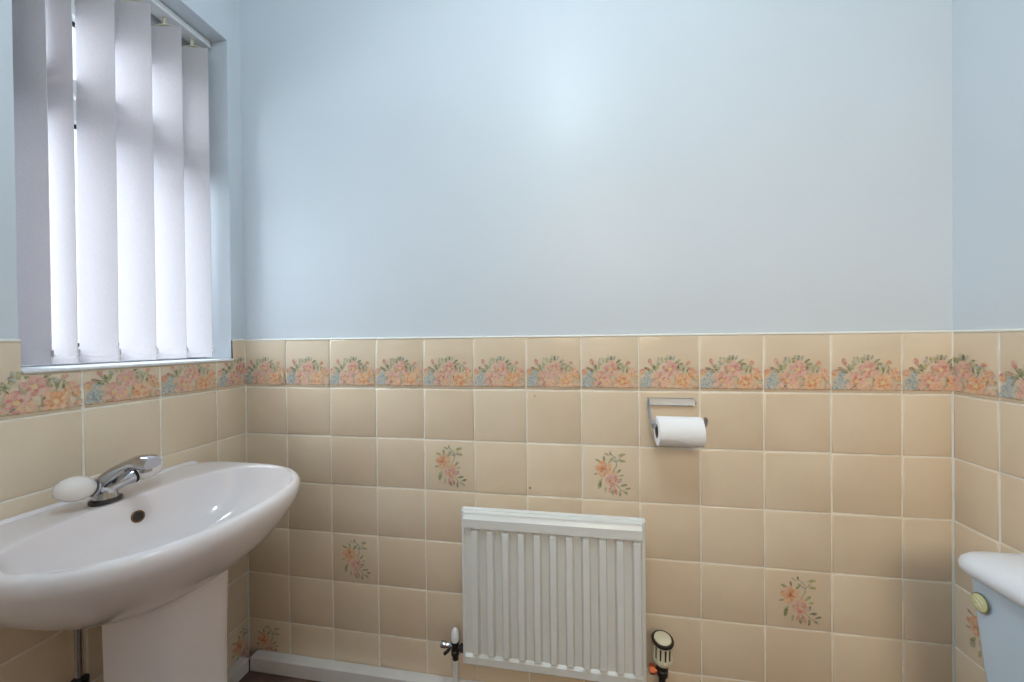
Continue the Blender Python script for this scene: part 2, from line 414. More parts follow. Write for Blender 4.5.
# prints
cells = []
for i in range(13):
    s = us_b[i]; c0 = max(0.0, (0.001 - s) / U); c1 = min(1.0, (W - 0.001 - s) / U)
    cells.append((s, 0, BORD, c0, c1, 0))
for (i, row) in ((4, 2), (7, 2), (2, 4), (10, 4), (0, 6)):
    cells.append((us_b[i], row, MOTIF, 0, 1, 0))
print_panel('flower_print', cells, backp, wb)
cells = []
vw = (0.056 + 0.012) / H
for i in range(12):
    s = us_l[i]
    if s + U < WY0: cells.append((s, 0, BORD, 0, 1, 0)); continue
    # the part of a tile under the window is cut off below the sill
    lo = max(0.0, (WY0 - s) / U); hi = min(1.0, (-0.001 - s) / U); hw = min(hi, (WY1 - s) / U)
    if lo > 0: cells.append((s, 0, BORD, 0, lo, 0))
    if hw > lo: cells.append((s, 0, BORD, lo, hw, vw))
    if hi > hw: cells.append((s, 0, BORD, hw, hi, 0))
cells.append((us_l[-2], 6, MOTIF, 0, .6, 0))
print_panel('flower_print', cells, leftp, wl)
cells = []
for i in range(11):
    s = us_r[i]; cells.append((s, 0, BORD, max(0.0, (0.001 - s) / U), 1, 0))
cells.append((us_r[0] + .34 * U, 4, MOTIF, .1, .65, 0)); cells.append((us_r[3], 2, MOTIF, 0, 1, 0))
print_panel('flower_print', cells, rightp, wr)

# skirting
struct(MB().box(0.033, W, -0.033, 0, 0, 0.043).build('baseboard_back', M['gloss'], smooth=False, bevel=0.003))
struct(MB().box(0, 0.032, -1.6, -0.033, 0, 0.043).build('baseboard_left', M['gloss'], smooth=False, bevel=0.003))
struct(MB().box(W - 0.02, W, -1.6, -0.033, 0, 0.043).build('baseboard_right', M['gloss'], smooth=False, bevel=0.003))

# ------------------------------------------------------------------ window
XW0, XW1 = -0.180, -0.130       # frame depth range
b = MB(); fw = 0.042
y0, y1, z0, z1 = WY0 + .001, WY1 - .001, WZ0 + .001, WZ1 - .001
b.box(XW0, XW1, y0, y0 + fw, z0, z1); b.box(XW0, XW1, y1 - fw, y1, z0, z1)
b.box(XW0, XW1, y0 + fw, y1 - fw, z0, z0 + fw); b.box(XW0, XW1, y0 + fw, y1 - fw, z1 - fw, z1)
zt0, zt1 = ZT + 0.527, ZT + 0.579
b.box(XW0, XW1, y0 + fw, y1 - fw, zt0, zt1)
win = struct(b.build('window_1', M['plastic'], smooth=False, bevel=0.003))
b = MB(); sw = 0.035
a0, a1, c0, c1 = y0 + fw + .002, y1 - fw - .002, zt1 + .008, ZT + 0.80
b.box(XW0 + .006, XW1 + .008, a0, a0 + sw, c0, c1); b.box(XW0 + .006, XW1 + .008, a1 - sw, a1, c0, c1)
b.box(XW0 + .006, XW1 + .008, a0 + sw, a1 - sw, c0, c0 + sw); b.box(XW0 + .006, XW1 + .008, a0 + sw, a1 - sw, c1 - sw * .7, c1)
b.build('sash', M['plastic'], win, smooth=False, bevel=0.003)
MB().box(XW0, XW1, y0 + fw, y1 - fw, c1 + .002, z1 - fw).build('head_panel', M['plastic'], win, smooth=False)
def gasket(a0, a1, c0, c1, x, t=.006):
    b = MB(); b.box(x, x + .006, a0, a1, c0, c0 + t); b.box(x, x + .006, a0, a1, c1 - t, c1); b.box(x, x + .006, a0, a0 + t, c0 + t, c1 - t); b.box(x, x + .006, a1 - t, a1, c0 + t, c1 - t)
    return b
gasket(a0 + sw - .002, a1 - sw + .002, c0 + sw - .002, c1 - sw * .7 + .002, -0.156, .011).build('gasket', M['black'], win, smooth=False)
gasket(y0 + fw - .002, y1 - fw + .002, z0 + fw - .002, zt0 + .002, -0.156, .011).build('gasket', M['black'], win, smooth=False)
MB().box(-0.160, -0.156, a0 + sw - .003, a1 - sw + .003, c0 + sw - .003, c1 - sw * .7 + .003).build('pane', M['glass'], win, smooth=False)
MB().box(-0.160, -0.156, y0 + fw - .003, y1 - fw + .003, z0 + fw - .003, zt0 + .003).build('pane', M['glass'], win, smooth=False)
struct(MB().box(-0.198, 0.0045, WY0 + .0005, WY1 - .0005, WZ0 - 0.0065, WZ0).build('trim_1', M['plastic'], smooth=False, bevel=0.002))

# ------------------------------------------------------------------ vertical blind
XB = -0.080
bl = thing('vertical_blind', 'off-white fabric vertical blind hanging inside the window recess above the basin', 'blind', (XB, (WY0 + WY1) / 2, WZ0))
vtop = ZT + 0.878; vbot = WZ0 + 0.0065
b = MB(); b.box(XB - .022, XB + .020, WY0 + .004, WY1 - .003, ZT + 0.904, ZT + 0.9245)
b.box(XB + .020, XB + .023, WY0 + .004, WY1 - .003, ZT + 0.9035, ZT + 0.908)
b.build('headrail', M['plastic'], bl, smooth=False, bevel=0.002)
VW = 0.0445
vspec = [(-0.0855, 77, 0), (-0.1620, 77, 0), (-0.2390, 76, .0), (-0.3192, 78, -.003), (-0.3820, 94, 0), (-0.4310, 84, 0)]
for i, (yc, deg, skew) in enumerate(vspec):
    a = math.radians(deg)
    dx, dy = math.sin(a), math.cos(a)
    # a strip with a slight cross-curve and a turned hem at top and bottom
    b = MB(); nseg = 8; zs = [vbot, vbot + .001, vbot + .036, vbot + .037, vbot + .5, vtop - .026, vtop - .025, vtop]
    th = .0005
    rings = []
    for z in zs:
        hem = (z <= vbot + .0365 or z >= vtop - .0255)
        tt = th * (2.4 if hem else 1)
        sk = skew * (z - vbot) / (vtop - vbot) * -1
        fr = []; bk = []
        for s in range(nseg + 1):
            q = -1 + 2 * s / nseg; bow = .0016 * (1 - q * q)
            px, py = XB + dx * q * VW, yc + dy * q * VW + sk
            nx, ny = dy, -dx
            fr.append((px + nx * (bow + tt), py + ny * (bow + tt), z)); bk.append((px + nx * (bow - tt), py + ny * (bow - tt), z))
        rings.append(fr + bk[::-1])
    b.loft(rings)
    v = b.build('vane', M['fabric'], bl, angle=60)
    # bottom weight, hanger
    b = MB(); c = [(XB + dx * q * (VW - .003) + dy * .0016, yc + dy * q * (VW - .003) - dx * .0016) for q in (-1, 1)]
    hz = vtop
    nx, ny = dy, -dx
    hk = MB()
    hk.box(XB - .003, XB + .003, yc - .003, yc + .003, hz + .004, ZT + 0.904)
    hk.tube([(XB, yc, hz + .008), (XB + dx * .02, yc + dy * .02, hz + .003), (XB + dx * .028, yc + dy * .028, hz - .004)], .0022, 8)
    hk.tube([(XB, yc, hz + .008), (XB - dx * .02, yc - dy * .02, hz + .003), (XB - dx * .028, yc - dy * .028, hz - .004)], .0022, 8)
    hk.build('hanger', M['yellowed'], bl)
    # chain clips at both ends of the hem
    for q in (-1, 1):
        ck = MB(); ex, ey = XB + dx * q * (VW + .001), yc + dy * q * (VW + .001)
        ck.box(ex - .0015 + nx * .0015, ex + .0035 + nx * .0015, ey - .0012, ey + .0012, vbot + .016, vbot + .030)
        ck.tube([(ex + nx * .003, ey, vbot + .023), (ex + nx * .004 - q * dx * .008, ey - q * dy * .008, vbot + .023)], .0013, 6)
        ck.build('chain_clip', M['clip'], bl)
for i in range(len(vspec) - 1):
    (ya, da, _), (yb, db, _) = vspec[i + 1], vspec[i]
    for q in (1, -1):      # one chain along the room side, one along the glass side
        p0 = Vector((XB + q * math.sin(math.radians(da)) * (VW + .003), ya + q * math.cos(math.radians(da)) * (VW + .003), vbot + .022))
        p1 = Vector((XB + q * math.sin(math.radians(db)) * (VW + .003), yb + q * math.cos(math.radians(db)) * (VW + .003), vbot + .022))
        ps = [p0.lerp(p1, t) + Vector((0, 0, -.010 * 4 * t * (1 - t))) for t in [k / 10 for k in range(11)]]
        b = MB(); b.tube(ps, .0006, 6); b.build('chain', M['plastic'], bl)

# ------------------------------------------------------------------ basin on pedestal
BC = -0.3995; BR = 0.2475; ZR = ZT - 0.335
bs = thing('washbasin', 'white ceramic washbasin with a wide oval bowl on a pedestal under the window', 'basin', (0.2, BC, 0))
def outline(s, n=56, xb=0.0, xf=0.43, hw=BR, m=3.6, q=2.35, x0=None):
    """D shape: closed, starts on wall side; s unused scale"""
    pts = []
    for i in range(n):
        t = 2 * PI * i / n
        c, d = math.cos(t), math.sin(t)
        # superellipse front half, squarer back half
        if c >= 0:
            r = (abs(c) ** 2.35 + abs(d) ** 2.35) ** (-1 / 2.35)
            x = r * c; y = r * d
            pts.append((xb + (xf - xb) * (0.42 + 0.58 * x), hw * y))
        else:
            r = (abs(c) ** 7 + abs(d) ** 7) ** (-1 / 7)
            x = r * c; y = r * d
            pts.append((xb + (xf - xb) * (0.42 + 0.42 * x), hw * y))
    return pts
def ring(xb, xf, hw, z, wall=True, sag=None):
    return [(x, BC + y * 1.022, z if sag is None else z + sag(x, y)) for x, y in outline(1, xb=xb, xf=xf, hw=hw)]
def bowl_ring(xb, xf, hw, z, e=2.3):
    n = 56; pts = []
    cx = (xb + xf) / 2; rx = (xf - xb) / 2
    for i in range(n):
        t = 2 * PI * i / n; c, d = math.cos(t), math.sin(t)
        ee = e if c >= 0 else 2.9
        r = (abs(c) ** ee + abs(d) ** ee) ** (-1 / ee)
        x = r * c; y = r * d
        pts.append((cx + rx * x, BC + hw * 1.026 * y, z))
    return pts
rings = []
# underside up to the rim
for (xb, xf, hw, dz) in [(.07, .20, .070, -.186), (.045, .262, .106, -.176), (.022, .310, .145, -.156), (.006, .350, .178, -.129), (.002, .386, .210, -.097),
                         (.001, .412, .233, -.060), (.001, .4285, .2462, -.032), (.001, .4305, .2475, -.014), (.001, .4280, .2458, -.004), (.001, .4215, .2400, .0005),
                         (.003, .4150, .2340, .0010)]:
    rings.append(ring(xb, xf, hw, ZR + dz))
for (xb, xf, hw, dz) in [(.098, .4065, .2255, .0008), (.1045, .4030, .2220, -.0008), (.1065, .4010, .2200, -.0035), (.1090, .3980, .2172, -.011), (.114, .390, .209, -.030), (.124, .370, .190, -.066), (.136, .335, .156, -.098), (.155, .29, .110, -.116), (.18, .26, .06, -.123), (.20, .24, .024, -.126)]:
    rings.append(bowl_ring(xb, xf, hw, ZR + dz))
b = MB(); b.loft(rings)
basin = b.build('bowl', M['ceramic'], bs, angle=70, subsurf=1)
# raised back ledge along the wall
b = MB()
prof = [(.001, -.004), (.001, .0055), (.004, .0072), (.008, .006), (.012, .0015), (.016, -.004)]
rr = []
for (yy, k) in [(-.232, .2), (-.226, .8), (-.21, 1), (.21, 1), (.226, .8), (.232, .2)]:
    rr.append([(x, BC + yy, ZR + (z * k if z > 0 else z)) for x, z in prof])
b.loft(rr); b.build('back_ledge', M['ceramic'], bs, angle=60)
# overflow hole with its brass ring
hc = Vector((.1172, BC + 0.0145, ZR - 0.042)); hn = Vector((.96, 0, .27)).normalized()
b = MB(); b.lathe([(.0125, -.003), (.0125, .0022), (.0115, .003), (.0098, .0022), (.0095, -.002)], hc, hn, 28); b.build('overflow_ring', M['brass'], bs)
b = MB(); b.lathe([(.0096, -.002), (.0096, .0012), (.001, .0012)], hc, hn, 24); b.build('overflow_hole', M['dark_metal'], bs)
# waste
b = MB(); b.lathe([(.021, -.002), (.021, .002), (.018, .003), (.012, .001), (.001, .001)], (.22, BC, ZR - .125), (0, 0, 1), 24); b.build('waste', M['chrome'], bs)
# pedestal: open-backed half column
PC = BC + .007
def ped(xf, hw, z, xb=.165):
    n = 20; pts = [(xb, PC - hw, z)]
    for i in range(n + 1):
        t = -PI / 2 + PI * i / n
        c, d = math.cos(t), math.sin(t)
        r = (abs(c) ** 3.2 + abs(d) ** 3.2) ** (-1 / 3.2)
        pts.append((xb + .03 + (xf - xb - .03) * r * c, PC + hw * r * d, z))
    pts.append((xb, PC + hw, z))
    th = .012
    inn = [(xb, PC + hw - th, z)]
    for i in range(n + 1):
        t = PI / 2 - PI * i / n
        c, d = math.cos(t), math.sin(t)
        r = (abs(c) ** 3.2 + abs(d) ** 3.2) ** (-1 / 3.2)
        inn.append((xb + .03 + (xf - xb - .03 - th) * r * c, PC + (hw - th) * r * d, z))
    inn.append((xb, PC - hw + th, z))
    return pts + inn
b = MB()
b.loft([ped(.296, .091, .0), ped(.296, .091, .02), ped(.290, .086, .05), ped(.288, .084, .2), ped(.290, .085, .38), ped(.294, .087, ZR - .150), ped(.292, .087, ZR - .142)])
b.build('pedestal', M['ceramic'], bs, angle=60)

# supply pipe
pp = thing('supply_pipe', 'thin metal supply pipe with a black coupling behind the basin pedestal', 'pipe', (.07, -.455, 0))
b = MB(); b.tube([(.07, -.455, .3), (.07, -.455, ZR - .2)], .0062, 12); b.build('riser', M['chrome'], pp)
b = MB(); b.lathe([(.008, 0), (.014, .004), (.014, .012), (.011, .016), (.014, .02), (.014, .028), (.011, .032), (.0135, .036), (.0135, .044), (.007, .05)], (.07, -.455, .318), (0, 0, 1), 16); b.build('coupling', M['black'], pp)
b = MB(); b.tube([(.07, -.455, 0), (.07, -.455, .32)], .0075, 12); b.build('lower_pipe', M['dark_metal'], pp)

# ------------------------------------------------------------------ tap
TX, TY = .082, -.416
tp = thing('basin_tap', 'small chrome mixer tap with white knobs standing on the back of the washbasin', 'tap', (TX, TY, ZR))
b = MB(); b.lathe([(.0225, .0014), (.0240, .0030), (.0238, .0085), (.0215, .0105), (.001, .011)], (TX, TY, ZR), (0, 0, 1), 32, 1.1, .95); b.build('base_gasket', M['dark_metal'], tp)
b = MB(); b.lathe([(.020, .006), (.019, .012), (.0165, .026), (.0165, .034), (.014, .042), (.008, .047), (.001, .048)], (TX, TY, ZR), (0, 0, 1), 28); b.build('body', M['chrome'], tp)

def knob(base, ax):
    return MB().lathe([(.0110, 0), (.0160, .004), (.0212, .012), (.0240, .022), (.0238, .032), (.0210, .043), (.0152, .052), (.007, .0575), (.001, .0585)], base, ax, 28)
def arm(base, ax, L):
    return MB().lathe([(.0165, -.004), (.0160, L * .35), (.0152, L * .6), (.0160, L * .8), (.0180, L * .93), (.0165, L)], base, ax, 24)
axn = Vector((-.04, -1, .34)).normalized(); axf = Vector((.04, 1, .22)).normalized()
pb = Vector((TX, TY, ZR + .030))
na = arm(pb, axn, .0215).build('valve_arm', M['chrome'], tp)
fa = arm(pb, axf, .046).build('valve_arm', M['chrome'], tp)
b = MB(); b.lathe([(.0182, 0), (.0182, .0024), (.011, .0034)], pb + axf * .046, axf, 24); b.build('valve_ring', M['black'], fa)
knob(pb + axn * .0215, axn).build('knob', M['knob'], tp)
knob(pb + axf * .048, axf).build('knob', M['knob'], tp)
# spout: flattened swept arm with a faceted nose
sp = [(TX - .004, ZR + .036, .0175, .0150), (TX + .014, ZR + .052, .0170, .0145), (TX + .036, ZR + .066, .0160, .0130), (TX + .058, ZR + .078, .0155, .0115), (TX + .078, ZR + .086, .0155, .0108), (TX + .086, ZR + .0875, .0165, .0135), (TX + .112, ZR + .0875, .0165, .0140), (TX + .120, ZR + .0865, .0155, .0110)]
rings = []
for i, (x, z, w, h) in enumerate(sp):
    j0, j1 = max(i - 1, 0), min(i + 1, len(sp) - 1)
    dx, dz = sp[j1][0] - sp[j0][0], sp[j1][1] - sp[j0][1]; d = math.hypot(dx, dz); nx, nz = -dz / d, dx / d
    rg = []
    for k in range(20):
        t = 2 * PI * k / 20; c, q = math.cos(t), math.sin(t); r = (abs(c) ** 3 + abs(q) ** 3) ** (-1 / 3)
        rg.append((x + nx * h * q * r, TY + w * c * r, z + nz * h * q * r))
    rings.append(rg)
b = MB(); b.loft(rings); sob = b.build('spout', M['chrome'], tp, angle=45)
b = MB(); b.lathe([(.0085, -.004), (.0095, .0), (.0095, .010), (.008, .011)], (TX + .101, TY, ZR + .078), (.12, 0, -1), 20); b.build('nozzle', M['chrome'], sob)

# ------------------------------------------------------------------ radiator
RX0, RX1, RZ0, RZ1 = .7415, 1.2085, ZT - .868, ZT - .461
RYB, RYF = -.062, -.084
rd = thing('radiator', 'small white ribbed panel radiator hung low on the tiled back wall', 'radiator', ((RX0 + RX1) / 2, -.05, 0))
# front pressed sheet: height field over a grid
def rib(u):      # u in ribs
    f = u - math.floor(u)
    lo, hi = 0.0, 1.0
    if f < .44: return lo
    if f < .53: return (f - .44) / .09
    if f < .91: return hi
    return 1 - (f - .91) / .09
xs = [RX0, RX0 + .006]; nr = 11; x_in0, x_in1 = RX0 + .0085, RX1 - .0085
pitch = (x_in1 - x_in0) / nr
cols = []
for i in range(nr):
    for f in (.0, .03, .20, .43, .455, .515, .54, .72, .90, .925, .985):
        cols.append((x_in0 + (i + f) * pitch, f))
cols.append((x_in1, 0.0))
zs = [RZ0, RZ0 + .0015, RZ0 + .006, RZ0 + .024, RZ0 + .029, RZ0 + .034, RZ0 + .040, RZ1 - .060, RZ1 - .046, RZ1 - .040, RZ1 - .037, RZ1 - .014, RZ1 - .006, RZ1 - .0015, RZ1]
def hgt(x, f, z, i):
    # depth in front of the sheet base
    r = rib(f) * .0155
    lowfade = min(1, max(0, (z - (RZ0 + .028)) / .010)); topfade = min(1, max(0, (RZ1 - .039 - z) / .008))
    k = min(lowfade, topfade); k = k * k * (3 - 2 * k)
    band = .0
    if z > RZ1 - .038: band = .0160 * min(1, (z - (RZ1 - .038)) / .001) * (1 if z < RZ1 - .013 else max(.35, (RZ1 - z) / .013) ** .5)
    if z < RZ0 + .026: band = .0075 * min(1, (z - RZ0) / .006 + .3)
    return max(r * k, band)
b = MB(); vs = []; fs = []
allc = [(RX0, None), (RX0 + .0015, None), (RX0 + .006, None)] + cols + [(RX1 - .006, None), (RX1 - .0015, None), (RX1, None)]
nc = len(allc)
for z in zs:
    for ci, (x, f) in enumerate(allc):
        if f is None:
            d = 0.001 if ci in (1, 2, nc - 2, nc - 3) else 0.0
            if ci in (2, nc - 3): d = 0.002
        else: d = hgt(x, f, z, 0)
        vs.append((x, RYF - d, z))
for r in range(len(zs) - 1):
    for c in range(nc - 1):
        fs.append((r * nc + c, r * nc + c + 1, (r + 1) * nc + c + 1, (r + 1) * nc + c))
o = len(vs)
# closed back
loop = [c for c in range(nc)] + [r * nc + nc - 1 for r in range(1, len(zs))] + [(len(zs) - 1) * nc + c for c in range(nc - 2, -1, -1)] + [r * nc for r in range(len(zs) - 2, 0, -1)]
bv = [(vs[i][0], RYB, vs[i][2]) for i in loop]
vs += bv; n = len(loop)
for i in range(n): fs.append((loop[i], o + i, o + (i + 1) % n, loop[(i + 1) % n]))
fs.append(tuple(o + i for i in range(n)))
b.add(vs, fs); b.build('panel', M['enamel'], rd, angle=28)
# seam frame round the edge and brackets
b = MB(); t = .0025
b.box(RX0 - t, RX0, RYB - .016, RYB, RZ0, RZ1 + t); b.box(RX1, RX1 + t, RYB - .016, RYB, RZ0, RZ1 + t); b.box(RX0, RX1, RYB - .016, RYB, RZ1, RZ1 + t)
b.build('edge_seam', M['enamel'], rd, smooth=False, bevel=.001)
for x in (RX0 + .09, RX1 - .09):
    b = MB(); b.box(x - .015, x + .015, RYB, 0.0, RZ0 + .04, RZ1 - .05); b.build('wall_bracket', M['enamel'], rd, smooth=False)
# left lockshield valve
vx = .7115; vy = -.060; vz = ZT - .850
lv = thing('lockshield_valve', 'small chrome radiator valve with white cap at the left foot of the radiator', 'valve', (vx, vy, 0))
b = MB(); b.lathe([(.0085, -.032), (.0085, -.02), (.0115, -.018), (.0115, -.008), (.0095, -.006), (.0095, .010), (.0115, .012), (.0115, .018)], (vx, vy, vz), (0, 0, 1), 20)
b.tube([(vx, vy, vz), (vx + .028, vy, vz)], .007, 14); b.lathe([(.011, .014), (.011, .026)], (vx, vy, vz), (1, 0, 0), 6); b.build('body', M['dark_metal'], lv)
b = MB(); b.lathe([(.0100, .018), (.0108, .022), (.0105, .036), (.0085, .046), (.0045, .052), (.001, .053)], (vx, vy, vz), (0, 0, 1), 24); b.build('cap', M['plastic'], lv)
b = MB(); b.lathe([(.0075, .006), (.0075, .026), (.0088, .028), (.0088, .040), (.004, .042)], (vx, vy, vz + .004), (-1, 0, 0), 18)
b.build('drain_spigot', M['chrome'], lv)
b = MB(); b.tube([(vx - .012, vy, vz), (vx - .022, vy - .003, vz - .012), (vx - .030, vy - .004, vz - .019)], .0045, 10); b.build('drain_lever', M['dark_metal'], lv)
b = MB(); b.tube([(vx, vy, vz - .03), (vx, vy, 0)], .0075, 14); b.build('feed_pipe', M['enamel'], lv)
# right thermostatic valve
qx, qy, qz = 1.2500, -.070, ZT - .808
tv = thing('thermostatic_valve', 'fluted white and black thermostatic valve head at the right foot of the radiator', 'valve', (qx, qy, 0))
ta = Vector((.0, -.10, 1)).normalized()
tb = Vector((qx, qy, qz))
b = MB(); n = 48; rings = []
a1 = Vector((1, 0, 0)); b1 = ta.cross(a1).normalized()
for (r, h, fl) in [(.0200, 0, 0), (.0238, .006, 0), (.0242, .014, 0), (.0242, .018, 1), (.0238, .046, 1), (.0236, .050, 0), (.0244, .054, 0)]:
    rings.append([tb + ta * h + (r - (.0028 if (fl and k % 4 < 2) else 0)) * (math.cos(2 * PI * k / n) * a1 + math.sin(2 * PI * k / n) * b1) for k in range(n)])
b.loft(rings); hd = b.build('head', M['yellowed'], tv, angle=35)
b = MB(); b.lathe([(.0242, .052), (.0258, .054), (.0262, .058), (.0246, .0605), (.0208, .0605), (.0198, .058)], tb, ta, 36); b.build('rim', M['dark_metal'], hd)
b = MB()
for k in range(12):
    t = 2 * PI * (k + .25) / 12
    c = tb + .0213 * (math.cos(t) * a1 + math.sin(t) * b1); tn = (-math.sin(t) * a1 + math.cos(t) * b1) * .0023
    nn = (math.cos(t) * a1 + math.sin(t) * b1) * .0010
    b.add([c - tn - nn + ta * .018, c + tn - nn + ta * .018, c + tn + nn + ta * .018, c - tn + nn + ta * .018, c - tn - nn + ta * .048, c + tn - nn + ta * .048, c + tn + nn + ta * .048, c - tn + nn + ta * .048],
          [(0, 1, 2, 3), (4, 5, 6, 7), (0, 1, 5, 4), (1, 2, 6, 5), (2, 3, 7, 6), (3, 0, 4, 7)])
b.build('flute_groove', M['black'], hd, smooth=False)
b = MB(); b.lathe([(.0204, .056), (.0198, .062), (.015, .0636), (.001, .064)], tb, ta, 32); b.build('dial_cap', M['yellowed'], hd)
b = MB(); b.lathe([(.0140, -.036), (.0140, -.022), (.0115, -.02), (.0150, -.012), (.0150, .0), (.0165, .001)], tb, ta, 24)
b.build('collar', M['dark_metal'], tv)
b = MB(); b.tube([(qx, qy + .003, qz - .03), (qx - .030, qy + .005, qz - .028)], .0075, 14); b.lathe([(.0115, .0), (.0115, .012)], (qx - .030, qy + .005, qz - .028), (1, 0, 0), 6); b.build('tail', M['copper'], tv)
b = MB(); b.tube([(qx, qy + .003, qz - .03), (qx, qy + .003, 0)], .0085, 14); b.build('feed_pipe', M['dark_metal'], tv)

# ------------------------------------------------------------------ paper holder and roll
hz = ZT - .1745
hp = thing('paper_holder', 'chrome wall paper holder with a flat back plate on the tiled back wall', 'holder', (1.29, 0, ZT - .2))
px0, px1 = 1.231, 1.352
b = MB(); n = 12; hh = .0095; out = []; y0 = -.0005
pts = [(px0, hz - hh), (px1 - hh, hz - hh)] + [(px1 - hh + hh * math.sin(PI * k / n), hz - hh * math.cos(PI * k / n)) for k in range(1, n)] + [(px1 - hh, hz + hh), (px0, hz + hh)]
b.loft([[(x, y0, z) for x, z in pts], [(x, y0 - .0045, z) for x, z in pts]])
bp_ = b.build('back_plate', M['satin'], hp, smooth=False, bevel=.0012)
# folded lip around the plate
b = MB(); b.tube([(px1 - hh + hh * math.sin(PI * k / 10), -.0055, hz - hh * math.cos(PI * k / 10)) for k in range(11)] + [(px0, -.0055, hz + hh), (px0, -.0055, hz - hh), (px1 - hh, -.0055, hz - hh)], .0012, 8); b.build('plate_rim', M['chrome'], bp_)
RZc, RYc = ZT - .2265, -.066
b = MB(); pl = [(px0 + .002, -.004, hz + .002), (px0 + .0005, -.018, hz - .008), (px0 - .0002, -.034, hz - .022), (px0 + .001, -.050, hz - .040), (px0 + .003, -.060, hz - .054), (px0 + .006, RYc, RZc + .001)]
w = [.0085, .0075, .006, .0055, .006, .0075]
rings = []
for i, p in enumerate(pl):
    a, c = Vector(pl[max(i - 1, 0)]), Vector(pl[min(i + 1, len(pl) - 1)]); d = (c - a).normalized(); s = Vector((1, 0, 0)); u = s.cross(d).normalized()
    P = Vector(p); rings.append([P + u * w[i] - s * .0024, P + u * w[i] + s * .0024, P - u * w[i] + s * .0024, P - u * w[i] - s * .0024])
b.loft(rings); b.build('arm', M['chrome'], hp, angle=50)
b = MB(); b.tube([(px0 + .004, RYc, RZc), (px1 - .006, RYc, RZc), (px1 + .000, RYc, RZc + .003), (px1 + .004, RYc, RZc + .009), (px1 + .005, RYc, RZc + .017), (px1 + .003, RYc, RZc + .025)], [.0055, .0055, .0050, .0048, .0048, .004], 12)
b.build('spindle', M['chrome'], hp)
# roll
rx0, rx1, R1, R0 = 1.2420, 1.3455, .0355, .0175
cz = RZc - (R0 - .0055) + .0003
rl_ = thing('toilet_roll', 'white toilet paper roll hanging on the chrome holder', 'toilet roll', (1.296, RYc, cz))
b = MB(); n = 64
def cir(x, r, e=0): return [(x, RYc + r * math.cos(2 * PI * k / n), cz + r * math.sin(2 * PI * k / n)) for k in range(n)]
b.loft([cir(rx0, R0), cir(rx0, R1 - .001), cir(rx0 + .001, R1), cir(rx1 - .001, R1), cir(rx1, R1 - .001), cir(rx1, R0), cir(rx0, R0)], False, False)
b.build('paper', M['paper'], rl_, angle=40)
b = MB(); b.loft([cir(rx0 - .0005, R0), cir(rx1 + .0005, R0), cir(rx1 + .0005, R0 - .0014), cir(rx0 - .0005, R0 - .0014), cir(rx0 - .0005, R0)], False, False); b.build('core', M['card'], rl_)
# loose last sheet with a torn slanting edge
b = MB(); vs = []; fs = []; ns = 16; nr_ = 14
rnd = random.Random(3)
for i in range(ns + 1):
    x = rx0 + .0006 + (rx1 - rx0 - .0012) * i / ns; f = i / ns
    e = .62 if f < .42 else (.62 + (f - .42) * 1.55 if f < .62 else .93 + (f - .62) * .25)
    a_end = PI + e - .28 + rnd.uniform(-.015, .015)
    for j in range(nr_ + 1):
        a = PI * .40 + (a_end - PI * .40) * j / nr_
        for dr in (.0004, .0012):
            lift = .0016 * max(0, (j - 9) / 5)
            vs.append((x, RYc + (R1 + dr + lift) * math.cos(a), cz + (R1 + dr + lift) * math.sin(a)))
def vi(i, j, s): return (i * (nr_ + 1) + j) * 2 + s
for i in range(ns):
    for j in range(nr_):
        for s in (0, 1): fs.append((vi(i, j, s), vi(i + 1, j, s), vi(i + 1, j + 1, s), vi(i, j + 1, s)))
    fs.append((vi(i, 0, 0), vi(i + 1, 0, 0), vi(i + 1, 0, 1), vi(i, 0, 1))); fs.append((vi(i, nr_, 0), vi(i + 1, nr_, 0), vi(i + 1, nr_, 1), vi(i, nr_, 1)))
for j in range(nr_):
    for i in (0, ns): fs.append((vi(i, j, 0), vi(i, j + 1, 0), vi(i, j + 1, 1), vi(i, j, 1)))
b.add(vs, fs); b.build('loose_sheet', M['paper'], rl_)

# ------------------------------------------------------------------ toilet (cistern against the right wall)
tl = thing('toilet_cistern', 'pale blue toilet cistern with a rounded white lid mounted on the right wall', 'cistern', (W - .3, -.42, 0))
TYc = -.425
def rrect(x0, x1, y0, y1, r, z, n=8, back=.004, dome=None):
    pts = []
    for (cx, cy, a, rr) in ((x1 - back, y1 - back, 0, back), (x0 + r, y1 - r, PI / 2, r), (x0 + r, y0 + r, PI, r), (x1 - back, y0 + back, 3 * PI / 2, back)):
        for k in range(n + 1):
            t = a + PI / 2 * k / n
            pts.append((cx + rr * math.cos(t), cy + rr * math.sin(t), z))
    return pts
CX = W - .0002
zt = ZT - .438
b = MB(); rg = []
for (dz, e) in [(-.36, .045), (-.352, .036), (-.3, .026), (-.16, .012), (0, 0), (.006, 0)]:
    rg.append(rrect(1.742 + e * .8, CX, TYc - .192 + e, TYc + .192 - e, .016, zt + dz))
b.loft(rg); b.build('tank', M['ceramic_blue'], tl, angle=60)
b = MB(); rg = []
LX = 1.729; LY = .213
for (e, z, r) in [(.012, .0, .05), (.003, .0015, .055), (.0, .006, .055), (-.001, .014, .055), (.001, .022, .055), (.006, .029, .055), (.015, .0345, .052), (.03, .038, .045), (.06, .0405, .035), (.09, .0415, .02)]:
    rg.append(rrect(LX + e, CX, TYc - LY + e, TYc + LY - e, r * .75, zt + z))
b.loft(rg); b.build('lid', M['lid'], tl, angle=60)
b = MB(); bc = Vector((1.7415, -.2605, ZT - .4785))
b.lathe([(.0145, .0), (.0145, .0010), (.0138, .0014), (.001, .0014)], bc, (-1, 0, 0), 32, 1.0, 1.15)
bo = b.build('badge_rim', M['badge_rim'], tl)
